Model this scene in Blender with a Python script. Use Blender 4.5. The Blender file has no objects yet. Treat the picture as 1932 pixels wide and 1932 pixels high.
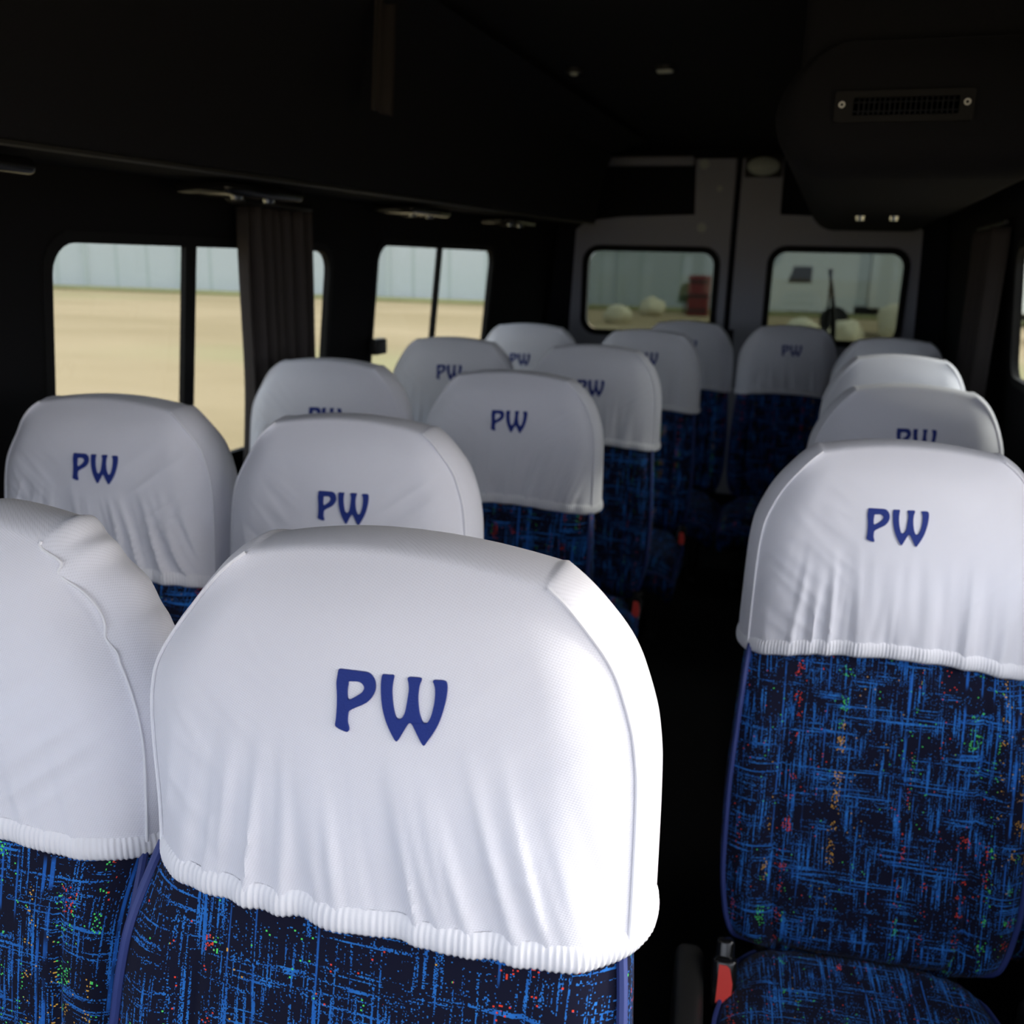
import bpy, bmesh, math, random
from mathutils import Vector, Matrix, noise
from mathutils.geometry import tessellate_polygon

scene = bpy.context.scene
COL = scene.collection
PI = math.pi

# ---------------------------------------------------------------- camera
F_PX, YAW, PITCH, ROLL = 1753.3, 0.3193, 0.264, 0.0262
cam_d = bpy.data.cameras.new('camera')
cam = bpy.data.objects.new('camera', cam_d)
COL.objects.link(cam)
_r = Vector((math.cos(YAW), math.sin(YAW), 0))
_h = Vector((-math.sin(YAW), math.cos(YAW), 0))
_f = _h * math.cos(PITCH) - Vector((0, 0, 1)) * math.sin(PITCH)
_u = _h * math.sin(PITCH) + Vector((0, 0, 1)) * math.cos(PITCH)
_cr = _r * math.cos(ROLL) + _u * math.sin(ROLL)
_cu = _u * math.cos(ROLL) - _r * math.sin(ROLL)
_m = Matrix((_cr, _cu, -_f)).transposed().to_4x4()
_m.translation = (0.0, 0.0, 1.45)
cam.matrix_world = _m
cam_d.sensor_width = 36.0
cam_d.lens = 36.0 * F_PX / 1932
cam_d.clip_start = 0.02
cam_d.clip_end = 600
cam_d.dof.use_dof = True
cam_d.dof.focus_distance = 0.92
cam_d.dof.aperture_fstop = cam_d.lens / 1000 / 0.0056      # aperture diameter 5.6 mm
scene.camera = cam

# ---------------------------------------------------------------- sky, sun, exposure
world = bpy.data.worlds.new('world')
scene.world = world
world.use_nodes = True
wn = world.node_tree.nodes
wl = world.node_tree.links
wn.clear()
w_out = wn.new('ShaderNodeOutputWorld')
w_bg = wn.new('ShaderNodeBackground')
w_tc = wn.new('ShaderNodeTexCoord')
w_dot = wn.new('ShaderNodeVectorMath'); w_dot.operation = 'DOT_PRODUCT'
SUN_DIR = Vector((0.83, 0.30, 0.47)).normalized()         # towards the sun
w_dot.inputs[1].default_value = SUN_DIR
w_r = wn.new('ShaderNodeMapRange'); w_r.inputs[1].default_value = 0.0; w_r.inputs[2].default_value = 1.0
w_r.inputs[3].default_value = 0.0; w_r.inputs[4].default_value = 1.0
w_p = wn.new('ShaderNodeMath'); w_p.operation = 'POWER'; w_p.inputs[1].default_value = 2.0
w_mix = wn.new('ShaderNodeMix'); w_mix.data_type = 'RGBA'
w_mix.inputs[6].default_value = (0.80, 0.86, 1.0, 1)
w_mix.inputs[7].default_value = (2.3, 2.2, 2.15, 1)
wl.new(w_tc.outputs['Generated'], w_dot.inputs[0])
wl.new(w_dot.outputs['Value'], w_r.inputs[0])
wl.new(w_r.outputs[0], w_p.inputs[0])
wl.new(w_p.outputs[0], w_mix.inputs[0])
wl.new(w_mix.outputs[2], w_bg.inputs[0])
w_bg.inputs[1].default_value = 1.25
wl.new(w_bg.outputs[0], w_out.inputs[0])

sun_d = bpy.data.lights.new('sun', 'SUN')
sun = bpy.data.objects.new('sun', sun_d)
COL.objects.link(sun)
sun.location = (8, -8, 9)
sun.rotation_euler = SUN_DIR.to_track_quat('Z', 'Y').to_euler()
sun_d.energy = 1.0
sun_d.angle = math.radians(4)
sun_d.color = (1.0, 0.95, 0.88)

vs = scene.view_settings
scene.display_settings.display_device = 'sRGB'
vs.view_transform = 'Standard'
vs.look = 'None'
vs.gamma = 1.0
vs.use_curve_mapping = False
vs.exposure = 1.1
try:
    scene.cycles.max_bounces = 10
    scene.cycles.diffuse_bounces = 5
    scene.cycles.transparent_max_bounces = 12
    scene.cycles.use_denoising = True
    scene.cycles.sample_clamp_indirect = 6
except Exception:
    pass

# ---------------------------------------------------------------- helpers
def tag(o, label=None, cat=None, group=None, kind=None):
    if label: o['label'] = label
    if cat: o['category'] = cat
    if group: o['group'] = group
    if kind: o['kind'] = kind
    return o

def empty(name, loc=(0, 0, 0), rz=0.0):
    o = bpy.data.objects.new(name, None)
    o.empty_display_size = 0.1
    COL.objects.link(o)
    o.location = loc
    o.rotation_euler = (0, 0, rz)
    return o

class MB:
    """collects geometry, then links it as one mesh object"""
    def __init__(self):
        self.v, self.f, self.uv = [], [], []
    def add(self, vs_, fs, uvs=None):
        n = len(self.v)
        self.v += [tuple(p) for p in vs_]
        self.f += [tuple(i + n for i in f) for f in fs]
        self.uv += list(uvs) if uvs else [(p[0], p[2]) for p in vs_]
        return n
    def mesh(self, name, mat, smooth=True, angle=40):
        me = bpy.data.meshes.new(name)
        me.from_pydata(self.v, [], self.f)
        me.update()
        bm = bmesh.new(); bm.from_mesh(me)
        bmesh.ops.recalc_face_normals(bm, faces=bm.faces)
        bm.to_mesh(me); bm.free()
        uvl = me.uv_layers.new(name='UVMap')
        for lp in me.loops:
            uvl.data[lp.index].uv = self.uv[lp.vertex_index]
        if smooth:
            me.polygons.foreach_set('use_smooth', [True] * len(me.polygons))
            try:
                me.set_sharp_from_angle(angle=math.radians(angle))
            except Exception:
                pass
        me.materials.append(mat)
        return me
    def build(self, name, mat, parent=None, smooth=True, angle=40):
        o = bpy.data.objects.new(name, self.mesh(name, mat, smooth, angle))
        COL.objects.link(o)
        if parent: o.parent = parent
        return o
    # ---- shapes
    def rbox(self, c, s, r=0.01, n=3):
        """box of full size s about c with rounded edges"""
        hx, hy, hz = s[0] / 2, s[1] / 2, s[2] / 2
        r = min(r, hx, hy, hz) * 0.999
        bm = bmesh.new()
        def ticks(h):
            t = []
            for k in range(n + 1):
                t.append(-h + r * (1 - math.cos(0.5 * PI * k / n)))
            return t + [-q for q in reversed(t)]
        tx, ty, tz = ticks(hx), ticks(hy), ticks(hz)
        def proj(p):
            q = Vector((max(-hx + r, min(hx - r, p[0])), max(-hy + r, min(hy - r, p[1])), max(-hz + r, min(hz - r, p[2]))))
            d = Vector(p) - q
            if d.length > 1e-9:
                d = d.normalized() * r
            return q + d
        vs_, fs, idx = [], [], {}
        def vid(a, b, e):
            k = (a, b, e)
            if k not in idx:
                idx[k] = len(vs_)
                p = proj((tx[a], ty[b], tz[e]))
                vs_.append((p.x + c[0], p.y + c[1], p.z + c[2]))
            return idx[k]
        A, B, E = len(tx) - 1, len(ty) - 1, len(tz) - 1
        for e in (0, E):
            for a in range(A):
                for b in range(B):
                    fs.append((vid(a, b, e), vid(a + 1, b, e), vid(a + 1, b + 1, e), vid(a, b + 1, e)))
        for b in (0, B):
            for a in range(A):
                for e in range(E):
                    fs.append((vid(a, b, e), vid(a + 1, b, e), vid(a + 1, b, e + 1), vid(a, b, e + 1)))
        for a in (0, A):
            for b in range(B):
                for e in range(E):
                    fs.append((vid(a, b, e), vid(a, b + 1, e), vid(a, b + 1, e + 1), vid(a, b, e + 1)))
        bm.free()
        self.add(vs_, fs)
        return self
    def box(self, c, s):
        x, y, z = s[0] / 2, s[1] / 2, s[2] / 2
        v = [(c[0] + a * x, c[1] + b * y, c[2] + e * z) for a in (-1, 1) for b in (-1, 1) for e in (-1, 1)]
        self.add(v, [(0, 1, 3, 2), (4, 6, 7, 5), (0, 4, 5, 1), (2, 3, 7, 6), (0, 2, 6, 4), (1, 5, 7, 3)])
        return self
    def tube(self, pts, r, n=8, closed=False):
        pts = [Vector(p) for p in pts]
        N = len(pts)
        rings = []
        prev = None
        for i, p in enumerate(pts):
            if closed:
                t = pts[(i + 1) % N] - pts[i - 1]
            else:
                t = pts[min(i + 1, N - 1)] - pts[max(i - 1, 0)]
            t.normalize()
            ref = prev if prev is not None else (Vector((0, 0, 1)) if abs(t.z) < 0.9 else Vector((1, 0, 0)))
            a = ref - t * ref.dot(t)
            if a.length < 1e-6:
                a = Vector((1, 0, 0)) - t * t.x
            a.normalize()
            prev = a
            b = t.cross(a)
            rr = r[i] if isinstance(r, (list, tuple)) else r
            rings.append([p + (a * math.cos(2 * PI * k / n) + b * math.sin(2 * PI * k / n)) * rr for k in range(n)])
        vs_ = [q for ring in rings for q in ring]
        fs = []
        M = N if closed else N - 1
        for i in range(M):
            j = (i + 1) % N
            for k in range(n):
                fs.append((i * n + k, i * n + (k + 1) % n, j * n + (k + 1) % n, j * n + k))
        if not closed:
            fs.append(tuple(range(n - 1, -1, -1)))
            fs.append(tuple((N - 1) * n + k for k in range(n)))
        self.add(vs_, fs)
        return self
    def extrude(self, loops, fn, depth):
        """planar polygon (outer loop + holes, 2-D) mapped by fn(u, v, d); two faces and the rims"""
        flat = [p for lp in loops for p in lp]
        tris = tessellate_polygon([[Vector((p[0], p[1], 0)) for p in lp] for lp in loops])
        n = len(flat)
        vs_ = [fn(p[0], p[1], 0.0) for p in flat] + [fn(p[0], p[1], depth) for p in flat]
        fs = [tuple(t) for t in tris] + [(t[2] + n, t[1] + n, t[0] + n) for t in tris]
        k = 0
        for lp in loops:
            m = len(lp)
            for i in range(m):
                j = (i + 1) % m
                fs.append((k + i, k + j, k + j + n, k + i + n))
            k += m
        self.add(vs_, fs)
        return self

def rrect(x0, y0, x1, y1, r, n=6):
    pts = []
    for cx, cy, a0 in ((x1 - r, y1 - r, 0), (x0 + r, y1 - r, 90), (x0 + r, y0 + r, 180), (x1 - r, y0 + r, 270)):
        for k in range(n + 1):
            a = math.radians(a0 + 90 * k / n)
            pts.append((cx + r * math.cos(a), cy + r * math.sin(a)))
    return pts

def catmull(pts, sub=3, closed=True):
    out = []
    N = len(pts)
    for i in range(N if closed else N - 1):
        p0 = pts[i - 1] if closed or i > 0 else pts[0]
        p1 = pts[i]
        p2 = pts[(i + 1) % N]
        p3 = pts[(i + 2) % N] if closed or i + 2 < N else pts[-1]
        for k in range(sub):
            t = k / sub
            out.append(tuple(0.5 * (2 * b + (c - a) * t + (2 * a - 5 * b + 4 * c - d) * t * t + (3 * b - a - 3 * c + d) * t ** 3)
                             for a, b, c, d in zip(p0, p1, p2, p3)))
    if not closed:
        out.append(tuple(pts[-1]))
    return out

def interp(tab, z):
    """smooth (monotone cubic) interpolation in a table of (z, value)"""
    n = len(tab)
    if z <= tab[0][0]: return tab[0][1]
    if z >= tab[-1][0]: return tab[-1][1]
    for i in range(n - 1):
        if tab[i][0] <= z <= tab[i + 1][0]:
            break
    def slope(k):
        if k <= 0: return (tab[1][1] - tab[0][1]) / (tab[1][0] - tab[0][0])
        if k >= n - 1: return (tab[-1][1] - tab[-2][1]) / (tab[-1][0] - tab[-2][0])
        a = (tab[k][1] - tab[k - 1][1]) / (tab[k][0] - tab[k - 1][0])
        b = (tab[k + 1][1] - tab[k][1]) / (tab[k + 1][0] - tab[k][0])
        return 0.0 if a * b <= 0 else 2 * a * b / (a + b)
    h = tab[i + 1][0] - tab[i][0]
    t = (z - tab[i][0]) / h
    m0, m1 = slope(i) * h, slope(i + 1) * h
    return ((2 * t ** 3 - 3 * t ** 2 + 1) * tab[i][1] + (t ** 3 - 2 * t ** 2 + t) * m0
            + (-2 * t ** 3 + 3 * t ** 2) * tab[i + 1][1] + (t ** 3 - t ** 2) * m1)

def sstep(a, b, x):
    t = max(0.0, min(1.0, (x - a) / (b - a)))
    return t * t * (3 - 2 * t)

# ---------------------------------------------------------------- materials
def new_mat(name):
    m = bpy.data.materials.new(name)
    m.use_nodes = True
    nt = m.node_tree
    b = nt.nodes['Principled BSDF']
    return m, nt, b

def simple(name, col, rough=0.6, metal=0.0, bump=0.0, scale=200.0, spec=0.5, var=0.0, coords='Object'):
    m, nt, b = new_mat(name)
    b.inputs['Base Color'].default_value = (*col, 1)
    b.inputs['Roughness'].default_value = rough
    b.inputs['Metallic'].default_value = metal
    b.inputs['Specular IOR Level'].default_value = spec
    if bump or var:
        tc = nt.nodes.new('ShaderNodeTexCoord')
        nz = nt.nodes.new('ShaderNodeTexNoise')
        nz.inputs['Scale'].default_value = scale
        nz.inputs['Detail'].default_value = 3
        nt.links.new(tc.outputs[coords], nz.inputs['Vector'])
        if bump:
            bp = nt.nodes.new('ShaderNodeBump')
            bp.inputs['Strength'].default_value = bump
            bp.inputs['Distance'].default_value = 0.002
            nt.links.new(nz.outputs['Fac'], bp.inputs['Height'])
            nt.links.new(bp.outputs[0], b.inputs['Normal'])
        if var:
            mx = nt.nodes.new('ShaderNodeMix'); mx.data_type = 'RGBA'
            mx.inputs[6].default_value = (*[c * (1 - var) for c in col], 1)
            mx.inputs[7].default_value = (*[c * (1 + var) for c in col], 1)
            nt.links.new(nz.outputs['Fac'], mx.inputs[0])
            nt.links.new(mx.outputs[2], b.inputs['Base Color'])
    return m

def math_node(nt, op, a, b=None, c=None, clamp=False):
    n = nt.nodes.new('ShaderNodeMath')
    n.operation = op
    n.use_clamp = clamp
    for i, q in enumerate((a, b, c)):
        if q is None: continue
        if isinstance(q, (int, float)):
            n.inputs[i].default_value = q
        else:
            nt.links.new(q, n.inputs[i])
    return n.outputs[0]

def vmul(nt, vec, s):
    n = nt.nodes.new('ShaderNodeVectorMath'); n.operation = 'MULTIPLY'
    nt.links.new(vec, n.inputs[0]); n.inputs[1].default_value = s
    return n.outputs[0]

def vfloor(nt, vec):
    n = nt.nodes.new('ShaderNodeVectorMath'); n.operation = 'FLOOR'
    nt.links.new(vec, n.inputs[0])
    return n.outputs[0]

def wnoise(nt, vec):
    n = nt.nodes.new('ShaderNodeTexWhiteNoise'); n.noise_dimensions = '3D'
    nt.links.new(vec, n.inputs['Vector'])
    return n.outputs['Value'], n.outputs['Color']

def fnoise(nt, vec, scale=1.0, detail=1.0):
    n = nt.nodes.new('ShaderNodeTexNoise'); n.noise_dimensions = '3D'
    n.inputs['Scale'].default_value = scale
    n.inputs['Detail'].default_value = detail
    nt.links.new(vec, n.inputs['Vector'])
    return n.outputs['Fac']

def ramp01(nt, v, a, b):
    n = nt.nodes.new('ShaderNodeMapRange'); n.interpolation_type = 'SMOOTHSTEP'
    nt.links.new(v, n.inputs[0])
    n.inputs[1].default_value = a; n.inputs[2].default_value = b
    return n.outputs[0]

def cmix(nt, f, a, b):
    n = nt.nodes.new('ShaderNodeMix'); n.data_type = 'RGBA'
    if isinstance(f, (int, float)): n.inputs[0].default_value = f
    else: nt.links.new(f, n.inputs[0])
    for q, i in ((a, 6), (b, 7)):
        if isinstance(q, tuple): n.inputs[i].default_value = (*q, 1)
        else: nt.links.new(q, n.inputs[i])
    return n.outputs[2]

def make_seat_fabric():
    """navy moquette: woven dashes of bright blue in crossing streaks, red and green flecks in columns"""
    m, nt, b = new_mat('seat_moquette')
    uv = nt.nodes.new('ShaderNodeUVMap').outputs[0]
    oi = nt.nodes.new('ShaderNodeObjectInfo')
    off = nt.nodes.new('ShaderNodeCombineXYZ')
    nt.links.new(math_node(nt, 'MULTIPLY', oi.outputs['Random'], 7.3), off.inputs[0])
    nt.links.new(math_node(nt, 'MULTIPLY', oi.outputs['Random'], 3.1), off.inputs[1])
    ad = nt.nodes.new('ShaderNodeVectorMath'); ad.operation = 'ADD'
    nt.links.new(uv, ad.inputs[0]); nt.links.new(off.outputs[0], ad.inputs[1])
    p = ad.outputs[0]
    cell = vfloor(nt, vmul(nt, p, (1 / 0.0013, 1 / 0.0011, 0)))
    w1, _ = wnoise(nt, cell)
    col_cell = vfloor(nt, vmul(nt, p, (1 / 0.0013, 0, 0)))
    row_cell = vfloor(nt, vmul(nt, p, (0, 1 / 0.0011, 0)))
    # vertical and horizontal streaks
    nv = fnoise(nt, vmul(nt, p, (330, 11, 0)), 1.0, 1.0)
    nh = fnoise(nt, vmul(nt, p, (9, 300, 0)), 1.0, 1.0)
    pv = fnoise(nt, vmul(nt, p, (26, 14, 0)), 1.0, 1.0)
    ph = fnoise(nt, vmul(nt, p, (11, 30, 5)), 1.0, 1.0)
    mv = math_node(nt, 'MULTIPLY', ramp01(nt, nv, 0.50, 0.66), ramp01(nt, pv, 0.36, 0.60))
    mh = math_node(nt, 'MULTIPLY', ramp01(nt, nh, 0.51, 0.66), ramp01(nt, ph, 0.42, 0.62))
    mk = math_node(nt, 'MAXIMUM', mv, mh)
    mk = math_node(nt, 'ADD', mk, 0.015)
    dash = math_node(nt, 'LESS_THAN', w1, math_node(nt, 'MULTIPLY', mk, 0.92))
    # continuous long vertical lines
    nl = fnoise(nt, vmul(nt, p, (150, 1.2, 3)), 1.0, 0.0)
    line = math_node(nt, 'MULTIPLY', ramp01(nt, nl, 0.70, 0.76), ramp01(nt, fnoise(nt, vmul(nt, p, (20, 22, 9)), 1.0, 1.0), 0.40, 0.55))
    blue = cmix(nt, fnoise(nt, vmul(nt, p, (60, 60, 2)), 1.0, 1.0), (0.006, 0.065, 0.33), (0.035, 0.27, 0.80))
    c1 = cmix(nt, dash, (0.0035, 0.0045, 0.020), blue)
    c2 = cmix(nt, math_node(nt, 'MULTIPLY', line, 0.75), c1, (0.02, 0.16, 0.62))
    # coloured flecks gathered in vertical columns
    fc = vfloor(nt, vmul(nt, p, (1 / 0.0017, 1 / 0.0015, 0)))
    fw, fcol = wnoise(nt, fc)
    ncol = fnoise(nt, vmul(nt, p, (46, 0.9, 17)), 1.0, 0.0)
    nrow = fnoise(nt, vmul(nt, p, (9, 40, 23)), 1.0, 1.0)
    colm = math_node(nt, 'MULTIPLY', ramp01(nt, ncol, 0.58, 0.68), ramp01(nt, nrow, 0.46, 0.66))
    fl = math_node(nt, 'LESS_THAN', fw, math_node(nt, 'MULTIPLY', colm, 0.20))
    few = math_node(nt, 'LESS_THAN', fw, 0.003)
    fl = math_node(nt, 'MAXIMUM', fl, few)
    hue = fnoise(nt, vmul(nt, p, (23, 2, 31)), 1.0, 0.0)
    rg = cmix(nt, math_node(nt, 'GREATER_THAN', hue, 0.5), (0.85, 0.06, 0.03), (0.10, 0.80, 0.16))
    rg = cmix(nt, math_node(nt, 'GREATER_THAN', hue, 0.62), rg, (0.8, 0.42, 0.06))
    c3 = cmix(nt, fl, c2, rg)
    nt.links.new(c3, b.inputs['Base Color'])
    b.inputs['Roughness'].default_value = 0.85
    b.inputs['Specular IOR Level'].default_value = 0.2
    b.inputs['Sheen Weight'].default_value = 0.05
    bp = nt.nodes.new('ShaderNodeBump')
    bp.inputs['Strength'].default_value = 0.25
    bp.inputs['Distance'].default_value = 0.001
    nt.links.new(w1, bp.inputs['Height'])
    nt.links.new(bp.outputs[0], b.inputs['Normal'])
    return m

def make_knit(name, col):
    """white stretch jersey with a fine diagonal mesh weave"""
    m, nt, b = new_mat(name)
    uv = nt.nodes.new('ShaderNodeUVMap').outputs[0]
    sep = nt.nodes.new('ShaderNodeSeparateXYZ')
    nt.links.new(uv, sep.inputs[0])
    k = 2 * PI / 0.0034
    d1 = math_node(nt, 'SINE', math_node(nt, 'MULTIPLY', math_node(nt, 'ADD', sep.outputs[0], math_node(nt, 'MULTIPLY', sep.outputs[1], 0.55)), k))
    d2 = math_node(nt, 'SINE', math_node(nt, 'MULTIPLY', math_node(nt, 'SUBTRACT', sep.outputs[1], math_node(nt, 'MULTIPLY', sep.outputs[0], 0.35)), k * 1.1))
    w = math_node(nt, 'MULTIPLY', d1, d2)
    bp = nt.nodes.new('ShaderNodeBump')
    bp.inputs['Strength'].default_value = 0.22
    bp.inputs['Distance'].default_value = 0.0006
    nt.links.new(w, bp.inputs['Height'])
    nt.links.new(bp.outputs[0], b.inputs['Normal'])
    hole = ramp01(nt, w, -0.9, -0.2)
    nt.links.new(cmix(nt, hole, tuple(c * 0.90 for c in col), col), b.inputs['Base Color'])
    b.inputs['Roughness'].default_value = 0.75
    b.inputs['Specular IOR Level'].default_value = 0.25
    b.inputs['Sheen Weight'].default_value = 0.15
    return m

def make_glass(name, tint, gloss=0.06):
    m = bpy.data.materials.new(name)
    m.use_nodes = True
    nt = m.node_tree
    nt.nodes.clear()
    out = nt.nodes.new('ShaderNodeOutputMaterial')
    tr = nt.nodes.new('ShaderNodeBsdfTransparent'); tr.inputs[0].default_value = (*tint, 1)
    gl = nt.nodes.new('ShaderNodeBsdfGlossy'); gl.inputs['Roughness'].default_value = 0.02
    gl.inputs[0].default_value = (0.8, 0.85, 0.85, 1)
    mx = nt.nodes.new('ShaderNodeMixShader'); mx.inputs[0].default_value = gloss
    nt.links.new(tr.outputs[0], mx.inputs[1]); nt.links.new(gl.outputs[0], mx.inputs[2])
    nt.links.new(mx.outputs[0], out.inputs[0])
    return m

def make_ground():
    m, nt, b = new_mat('dry_ground')
    tc = nt.nodes.new('ShaderNodeTexCoord').outputs['Object']
    n1 = fnoise(nt, vmul(nt, tc, (0.10, 0.22, 0)), 1.0, 4.0)
    n2 = fnoise(nt, vmul(nt, tc, (0.03, 0.07, 4)), 1.0, 2.0)
    c = cmix(nt, ramp01(nt, n1, 0.35, 0.65), (0.34, 0.26, 0.135), (0.42, 0.325, 0.185))
    c = cmix(nt, ramp01(nt, n2, 0.55, 0.75), c, (0.31, 0.30, 0.135))
    nt.links.new(c, b.inputs['Base Color'])
    b.inputs['Roughness'].default_value = 0.95
    return m

def make_panel_wall():
    m, nt, b = new_mat('pale_panel_wall')
    tc = nt.nodes.new('ShaderNodeTexCoord').outputs['Object']
    wv = nt.nodes.new('ShaderNodeTexWave'); wv.wave_type = 'BANDS'; wv.bands_direction = 'X'
    wv.inputs['Scale'].default_value = 0.16
    nt.links.new(tc, wv.inputs['Vector'])
    n = fnoise(nt, vmul(nt, tc, (0.12, 0.12, 0.5)), 1.0, 3.0)
    c = cmix(nt, n, (0.47, 0.53, 0.535), (0.56, 0.595, 0.62))
    c = cmix(nt, ramp01(nt, wv.outputs['Fac'], 0.96, 1.0), c, (0.41, 0.47, 0.465))
    nt.links.new(c, b.inputs['Base Color'])
    b.inputs['Roughness'].default_value = 0.6
    return m

M = {}
M['fabric'] = make_seat_fabric()
M['knit'] = make_knit('white_knit', (0.86, 0.86, 0.91))
M['hem'] = simple('white_elastic', (0.90, 0.90, 0.93), 0.8, bump=0.15, scale=900)
M['thread'] = simple('navy_thread', (0.013, 0.034, 0.23), 0.6, bump=0.3, scale=700, spec=0.3)
M['piping'] = simple('navy_piping', (0.03, 0.05, 0.20), 0.55, spec=0.4)
M['plastic'] = simple('black_plastic', (0.018, 0.0175, 0.016), 0.5, bump=0.15, scale=500)
M['vent'] = simple('matt_black_plastic', (0.010, 0.010, 0.0105), 0.6, spec=0.25)
M['gloss'] = simple('gloss_black', (0.008, 0.008, 0.008), 0.18)
M['red'] = simple('red_plastic', (0.85, 0.06, 0.045), 0.4)
M['steel'] = simple('dark_steel', (0.03, 0.03, 0.03), 0.45, 0.5)
M['chrome'] = simple('chrome', (0.75, 0.77, 0.74), 0.15, 1.0)
M['liner'] = simple('charcoal_headliner', (0.0165, 0.0172, 0.0200), 0.95, bump=0.35, scale=420, spec=0.1, var=0.3)
M['liner_lo'] = simple('charcoal_lower_trim', (0.0105, 0.0105, 0.0112), 0.9, bump=0.2, scale=300, spec=0.12)
M['floor'] = simple('dark_vinyl', (0.012, 0.0115, 0.011), 0.7, bump=0.2, scale=150, spec=0.15)
M['rubber'] = simple('rubber_seal', (0.009, 0.009, 0.009), 0.7, spec=0.2)
M['door'] = simple('grey_door_trim', (0.39, 0.395, 0.44), 0.7, bump=0.08, scale=300, spec=0.25)
M['curtain'] = simple('brown_curtain', (0.055, 0.048, 0.046), 0.9, bump=0.25, scale=600, spec=0.1)
M['glass'] = make_glass('tinted_side_glass', (0.67, 0.69, 0.68), 0.012)
M['rglass'] = make_glass('dark_rear_glass', (0.285, 0.31, 0.29), 0.01)
M['ground'] = make_ground()
M['pwall'] = make_panel_wall()
M['paint'] = simple('white_vehicle_paint', (0.70, 0.74, 0.72), 0.8, spec=0.1)
M['dkglass'] = simple('dark_vehicle_glass', (0.015, 0.015, 0.013), 0.6, spec=0.1)
M['tyre'] = simple('tyre_rubber', (0.012, 0.012, 0.012), 0.8)
M['stone'] = simple('pale_stone', (0.62, 0.57, 0.40), 0.9, bump=0.5, scale=6, var=0.25)
M['leaf'] = simple('leaf_green', (0.09, 0.16, 0.03), 0.8, var=0.5, scale=5)
M['bright'] = simple('screw_glint_white', (0.9, 0.92, 0.88), 0.45)  # near-white colour stands in for the chrome screws' bright reflection
M['lens'] = simple('milky_lens', (0.55, 0.60, 0.52), 0.35)
M['red_paint'] = simple('dark_red_paint', (0.18, 0.02, 0.02), 0.5)

# ---------------------------------------------------------------- the van's shell
XL, XR = -1.66, 0.58                       # side walls at elbow height
YF, YB = -0.85, 5.65
ZC = 2.085
LEAN = math.tan(math.radians(5.5))
def wl_pt(y, z, d):                        # left wall, d outwards
    return (XL + (z - 1.2) * LEAN - d, y, z)
def wr_pt(y, z, d):
    return (XR - (z - 1.2) * LEAN + d, y, z)

mb = MB(); mb.box(((XL + XR) / 2, (YF + YB) / 2, -0.03), (XR - XL + 0.3, YB - YF, 0.06))
tag(mb.build('floor', M['floor'], smooth=False), kind='structure')
mb = MB(); mb.box(((XL + XR) / 2, (YF + YB) / 2, ZC + 0.03), (XR - XL + 0.3, YB - YF, 0.06))
tag(mb.build('ceiling', M['liner'], smooth=False), kind='structure')

WIN_L = [(1.675, 0.86, 2.905, 1.468), (3.26, 0.86, 4.53, 1.497)]
CAB_DAYLIGHT_L, CAB_DAYLIGHT_R = (-0.70, 0.98, 0.50, 1.55), (-0.70, 0.98, 1.40, 1.60)  # unseen cab side openings, added and sized to let daylight onto front seats
holes = [rrect(a, b, c, d, 0.07) for a, b, c, d in WIN_L + [CAB_DAYLIGHT_L]]
mb = MB(); mb.extrude([[(YF, 0), (YB, 0), (YB, ZC), (YF, ZC)]] + holes, wl_pt, 0.02)
tag(mb.build('wall_left', M['liner_lo'], smooth=False), kind='structure')
WIN_R = [(2.30, 1.12, 3.47, 1.535)]
holes = [rrect(a, b, c, d, 0.07) for a, b, c, d in WIN_R + [CAB_DAYLIGHT_R]]
mb = MB(); mb.extrude([[(YF, 0), (YB, 0), (YB, ZC), (YF, ZC)]] + holes, wr_pt, 0.02)
tag(mb.build('wall_right', M['liner_lo'], smooth=False), kind='structure')

# unseen front bulkhead, added so its windscreen opening limits incoming daylight
mb = MB(); mb.extrude([[(XL - 0.05, 0), (XR + 0.05, 0), (XR + 0.05, ZC), (XL - 0.05, ZC)], rrect(XL + 0.10, 0.98, XR - 0.10, 1.80, 0.12)],
                      lambda x, z, d: (x, YF - 0.25 * (z - 0.98) * -0.6 - d, z), 0.06)
tag(mb.build('added_wall_front', M['liner_lo'], smooth=False), kind='structure')

def side_window(name, rect, fn, dividers, mat):
    a, b, c, d = rect
    root = empty(name, fn((a + c) / 2, b, 0))
    tag(root, kind='structure')
    inv = Vector(root.location)
    def f(y, z, dd):
        return Vector(fn(y, z, dd)) - inv
    m = MB(); m.extrude([rrect(a - 0.022, b - 0.022, c + 0.022, d + 0.022, 0.085), rrect(a + 0.004, b + 0.004, c - 0.004, d - 0.004, 0.068)],
                        lambda y, z, dd: f(y, z, dd - 0.006), 0.022)
    m.build('window_frame', M['rubber'], root, smooth=False)
    g = MB(); lp = rrect(a, b, c, d, 0.07)
    g.extrude([lp], lambda y, z, dd: f(y, z, 0.008 + dd), 0.004)
    # one closed thin pane; a single sheet is enough for the look
    g.build('window_pane', mat, root, smooth=False)
    for (y, w) in dividers:
        m = MB(); m.extrude([[(y - w / 2, b), (y + w / 2, b), (y + w / 2, d), (y - w / 2, d)]], lambda yy, z, dd: f(yy, z, dd), 0.016)
        m.build('sliding_pane_stile', M['rubber'], root, smooth=False)
    return root

w1 = side_window('window_1', WIN_L[0], wl_pt, [(2.165, 0.045)], M['glass'])
w2 = side_window('window_2', WIN_L[1], wl_pt, [(3.865, 0.035)], M['glass'])
w3 = side_window('window_3', WIN_R[0], wr_pt, [], M['glass'])

# latch block on the second side window
mb = MB(); mb.rbox((-1.632, 3.25, 1.12), (0.035, 0.09, 0.06), 0.008)
lt = mb.build('window_latch', M['plastic'])
tag(lt, 'small black latch block on the front edge of the second left side window', 'latch')

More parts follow.
